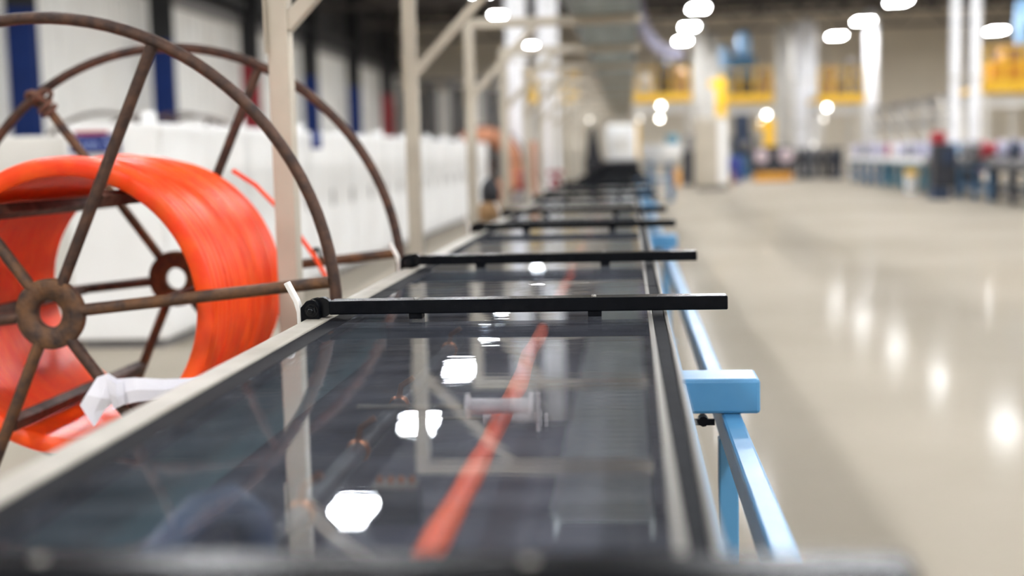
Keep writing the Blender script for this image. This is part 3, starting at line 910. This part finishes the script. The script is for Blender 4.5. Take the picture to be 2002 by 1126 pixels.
b = [(Vector(u)-Vector((q0.x, 52, q0.z))) for u in (aty(1236, -62, 52), aty(1248, 20, 52), aty(1262, 62, 52), aty(1278, 84, 52), aty(1300, 102, 52), aty(1334, 108, 52))]
MB().path(b, .24, 14).build('hose', 'lavender', t)
for i in (2, 4):
    MB().torus(b[i], (b[i+1]-b[i-1]), .25, .02, 20, 6).build('clamp', 'mach_grey', t)

# small bright work lamps in the machinery
for px, py, m, lab in ((1292, 207, 'bulb', 'round work lamp under the yellow platform by the tray'), (1290, 232, 'bulb', 'lower round work lamp under the yellow platform by the tray'), (1250, 232, 'bulb_dim', 'dim round work lamp next to the grey tray'), (1499, 224, 'bulb', 'round work lamp on the jib post'), (1490, 237, 'bulb', 'lower round work lamp on the jib post'), (1617, 210, 'bulb', 'round work lamp beside the big silo'), (1610, 232, 'bulb_dim', 'lower dim work lamp beside the big silo'), (1589, 283, 'bulb_dim', 'dim low work lamp over the dark stands'), (1152, 234, 'bulb_dim', 'dim round lamp left of the grey tray')):
    Y = 50.5 if py < 230 else 58.25
    q = aty(px, py, Y)
    t = thing('work_lamp', lab, 'lamp', (q.x, q.y, q.z), 'work lamps')
    MB().lathe([(.0, .0), (.085, .0), (.085, .02)], (0, 0, 0), (0, 1, 0), 16).build('lens', m, t)
    MB().lathe([(.095, .02), (.095, .12), (.04, .2), (0, .2)], (0, 0, 0), (0, 1, 0), 16).build('housing', 'lamp_body', t)
    MB().tube((0, .1, .09), (0, .1, 7.07-q.z), .012, 6).build('drop_rod', 'truss', t)

# ------------------------------------------------------------------ second line on the right: bobbin stands


def make_bobbin(m):
    b = MB().lathe([(.04, -.17), (.2, -.17), (.21, -.15), (.2, -.13), (.13, -.12), (.13, .12), (.2, .13), (.21, .15), (.2, .17), (.04, .17)], (0, 0, 0), (1, 0, 0), 20)
    return b.build('bobbin', m)


def make_stand(lab, base, top):
    t = thing('bobbin_stand', lab, 'stand', group='bobbin stands of the second line')
    for x in (-.38, .38):
        for y in (-1.2, 0, 1.2):
            MB().box(x-.05, x+.05, y-.05, y+.05, 0, .62).build('leg', base, t)
        MB().box(x-.04, x+.04, -1.3, 1.3, .2, .28).build('rail', base, t)
    MB().box(-.5, .5, -1.35, 1.35, .62, .72).build('bed', base, t, .01)
    MB().box(-.55, .55, -1.35, 1.35, .72, .84).build('tray', top, t, .01)
    return t


bobs = {}
BK = [('lavender', 'grey-lavender'), ('white_plastic', 'white'), ('mach_navy', 'navy blue'), ('lavender', 'grey-lavender'), ('mach_grey', 'dull grey'), ('sky_blue', 'pale blue'), ('lavender', 'grey-lavender'), ('red', 'dark red')]
brnd = random.Random(11)
sd = [('teal', 'white_plastic'), ('mach_blue', 'white_plastic'), ('mach_dark', 'mach_grey'), ('mach_blue', 'mach_dark')]
for i, sty in enumerate((3, 2, 3, 2, 0, 0, 1, 1)):
    base, top = sd[sty]
    t = make_stand(['grey-blue bobbin stand at the near end of the second line', 'charcoal bobbin stand next to the near end of the second line', 'blue bobbin stand right of the dark console', 'charcoal bobbin stand behind the dark console', 'teal stand with white tray beside the white bucket', 'teal stand with white tray under the grey lattice frame', 'blue stand with white tray under the grey lattice frame', 'blue stand with white tray at the far end of the second line'][i], base, top)
    qx, qy = 7.75+.02*i, 22.6+2.9*i
    t.location = (qx, qy, 0)
    for j in range(3):
        for s in (-1, 1):
            loc = (qx+s*.27, qy+(j-1)*.82, .84+.212)
            bm_, bw = BK[brnd.randrange(8)] if brnd.random() > .12 else BK[0]
            lab = '%s bobbin on the %s' % (bw, t['label'].split(' of the second line')[0].split(' beside')[0].split(' under')[0].split(' next')[0].split(' right of')[0].split(' behind')[0])
            if bm_ not in bobs:
                o = bobs[bm_] = make_bobbin(bm_)
            else:
                o = bobs[bm_].copy(); COL.objects.link(o)
            o.location = loc
            tag(o, lab, 'bobbin', 'bobbins on the second line')
q = on_floor(1846, 390)
t = thing('operator_console', 'dark upright console with red cap and blue foot in front of the pipes', 'console', (q.x, q.y, 0))
MB().box(-.22, .26, 0, .4, .25, 1.2).build('body', 'mach_dark', t, .03)
MB().box(-.28, .1, -.1, .4, 0, .24).build('foot', 'mach_navy', t, .02)
MB().box(-.25, .05, .05, .35, 1.2, 1.46).build('cap', 'red', t, .05)
MB().box(-.05, .22, -.04, -.001, .75, 1.1).build('screen_panel', 'mach_navy', t, .01)
q = on_floor(1903, 372)
t = thing('red_box', 'dark trolley with a red box beside the right white pipe', 'trolley', (q.x, q.y, 0))
MB().box(-.3, .22, 0, .5, .12, .7).build('body', 'mach_dark', t, .03)
MB().box(-.05, .25, -.12, -.001, .45, .85).build('box', 'red', t, .02)
for x in (-.22, .14):
    MB().lathe([(.0, -.03), (.07, -.03), (.07, .03), (0, .03)], (x, .1, .07), (1, 0, 0), 14).build('wheel', 'black_rubber', t)
q = on_floor(1782, 376)
t = thing('bucket', 'white bucket with a yellow lid on the open floor', 'bucket', (q.x, q.y, 0))
MB().lathe([(.13, 0), (.16, .4), (.165, .42), (0, .42)], (0, 0, 0), n=24).build('pail', 'white_plastic', t)
MB().lathe([(.15, .42), (.175, .43), (.17, .52), (.12, .56), (0, .56)], (0, 0, 0), n=24).build('lid', 'yellow', t)

# dark spool stands between the take-up machine and the second line
for i, (px, m) in enumerate([(1566, 'mach_dark'), (1584, 'mach_navy'), (1602, 'mach_grey'), (1620, 'mach_dark'), (1640, 'mach_navy')]):
    q = on_floor(px, 350)
    t = thing('spool_stand', ['charcoal spool stand next to the take-up machine', 'navy spool stand next to the charcoal one', 'grey spool stand in the middle of the dark stands', 'charcoal spool stand right of the grey one', 'navy spool stand nearest the bobbin stands'][i], 'stand', (q.x, q.y, 0))
    for s in (-1, 1):
        MB().box(s*.11-.03, s*.11+.03, -.05, .6, 0, 1.15).build('side_frame', m, t)
    MB().lathe([(.03, -.075), (.3, -.075), (.3, -.05), (.14, -.04), (.14, .04), (.3, .05), (.3, .075), (.03, .075)], (0, .28, .75), (1, 0, 0), 20).build('spool', 'mach_grey' if i % 2 else 'mach_dark', t)
    MB().box(-.11, .11, .1, .5, .02, .12).build('cross_member', m, t)

# grey lattice frame over the second line
t = thing('lattice_frame', 'grey steel lattice frame standing over the bobbin line', 'frame', (10.4, 51.2, 0))
xa = 0
for xo in (0, .9):
    for z in (1.9, 2.75):
        MB().bar((xo, -7, z), (xo, 5, z), .08, .08).build('chord', 'mach_grey', t)
    for k in range(6):
        y = -7+2*k
        MB().bar((xo, y, 1.9), (xo, y+2, 2.75), .06, .06).build('diagonal', 'mach_grey', t)
for k in range(5):
    y = -7+3*k
    for xo in (0, .9):
        MB().box(xo-.05, xo+.05, y-.05, y+.05, 0, 2.75).build('leg', 'off_white', t)
    MB().bar((0, y, 2.75), (.9, y, 2.75), .06, .06).build('cross_bar', 'mach_grey', t)
    if k < 4:
        MB().bar((0, y, .9), (0, y+3, 1.9), .06, .06).build('brace', 'off_white', t)
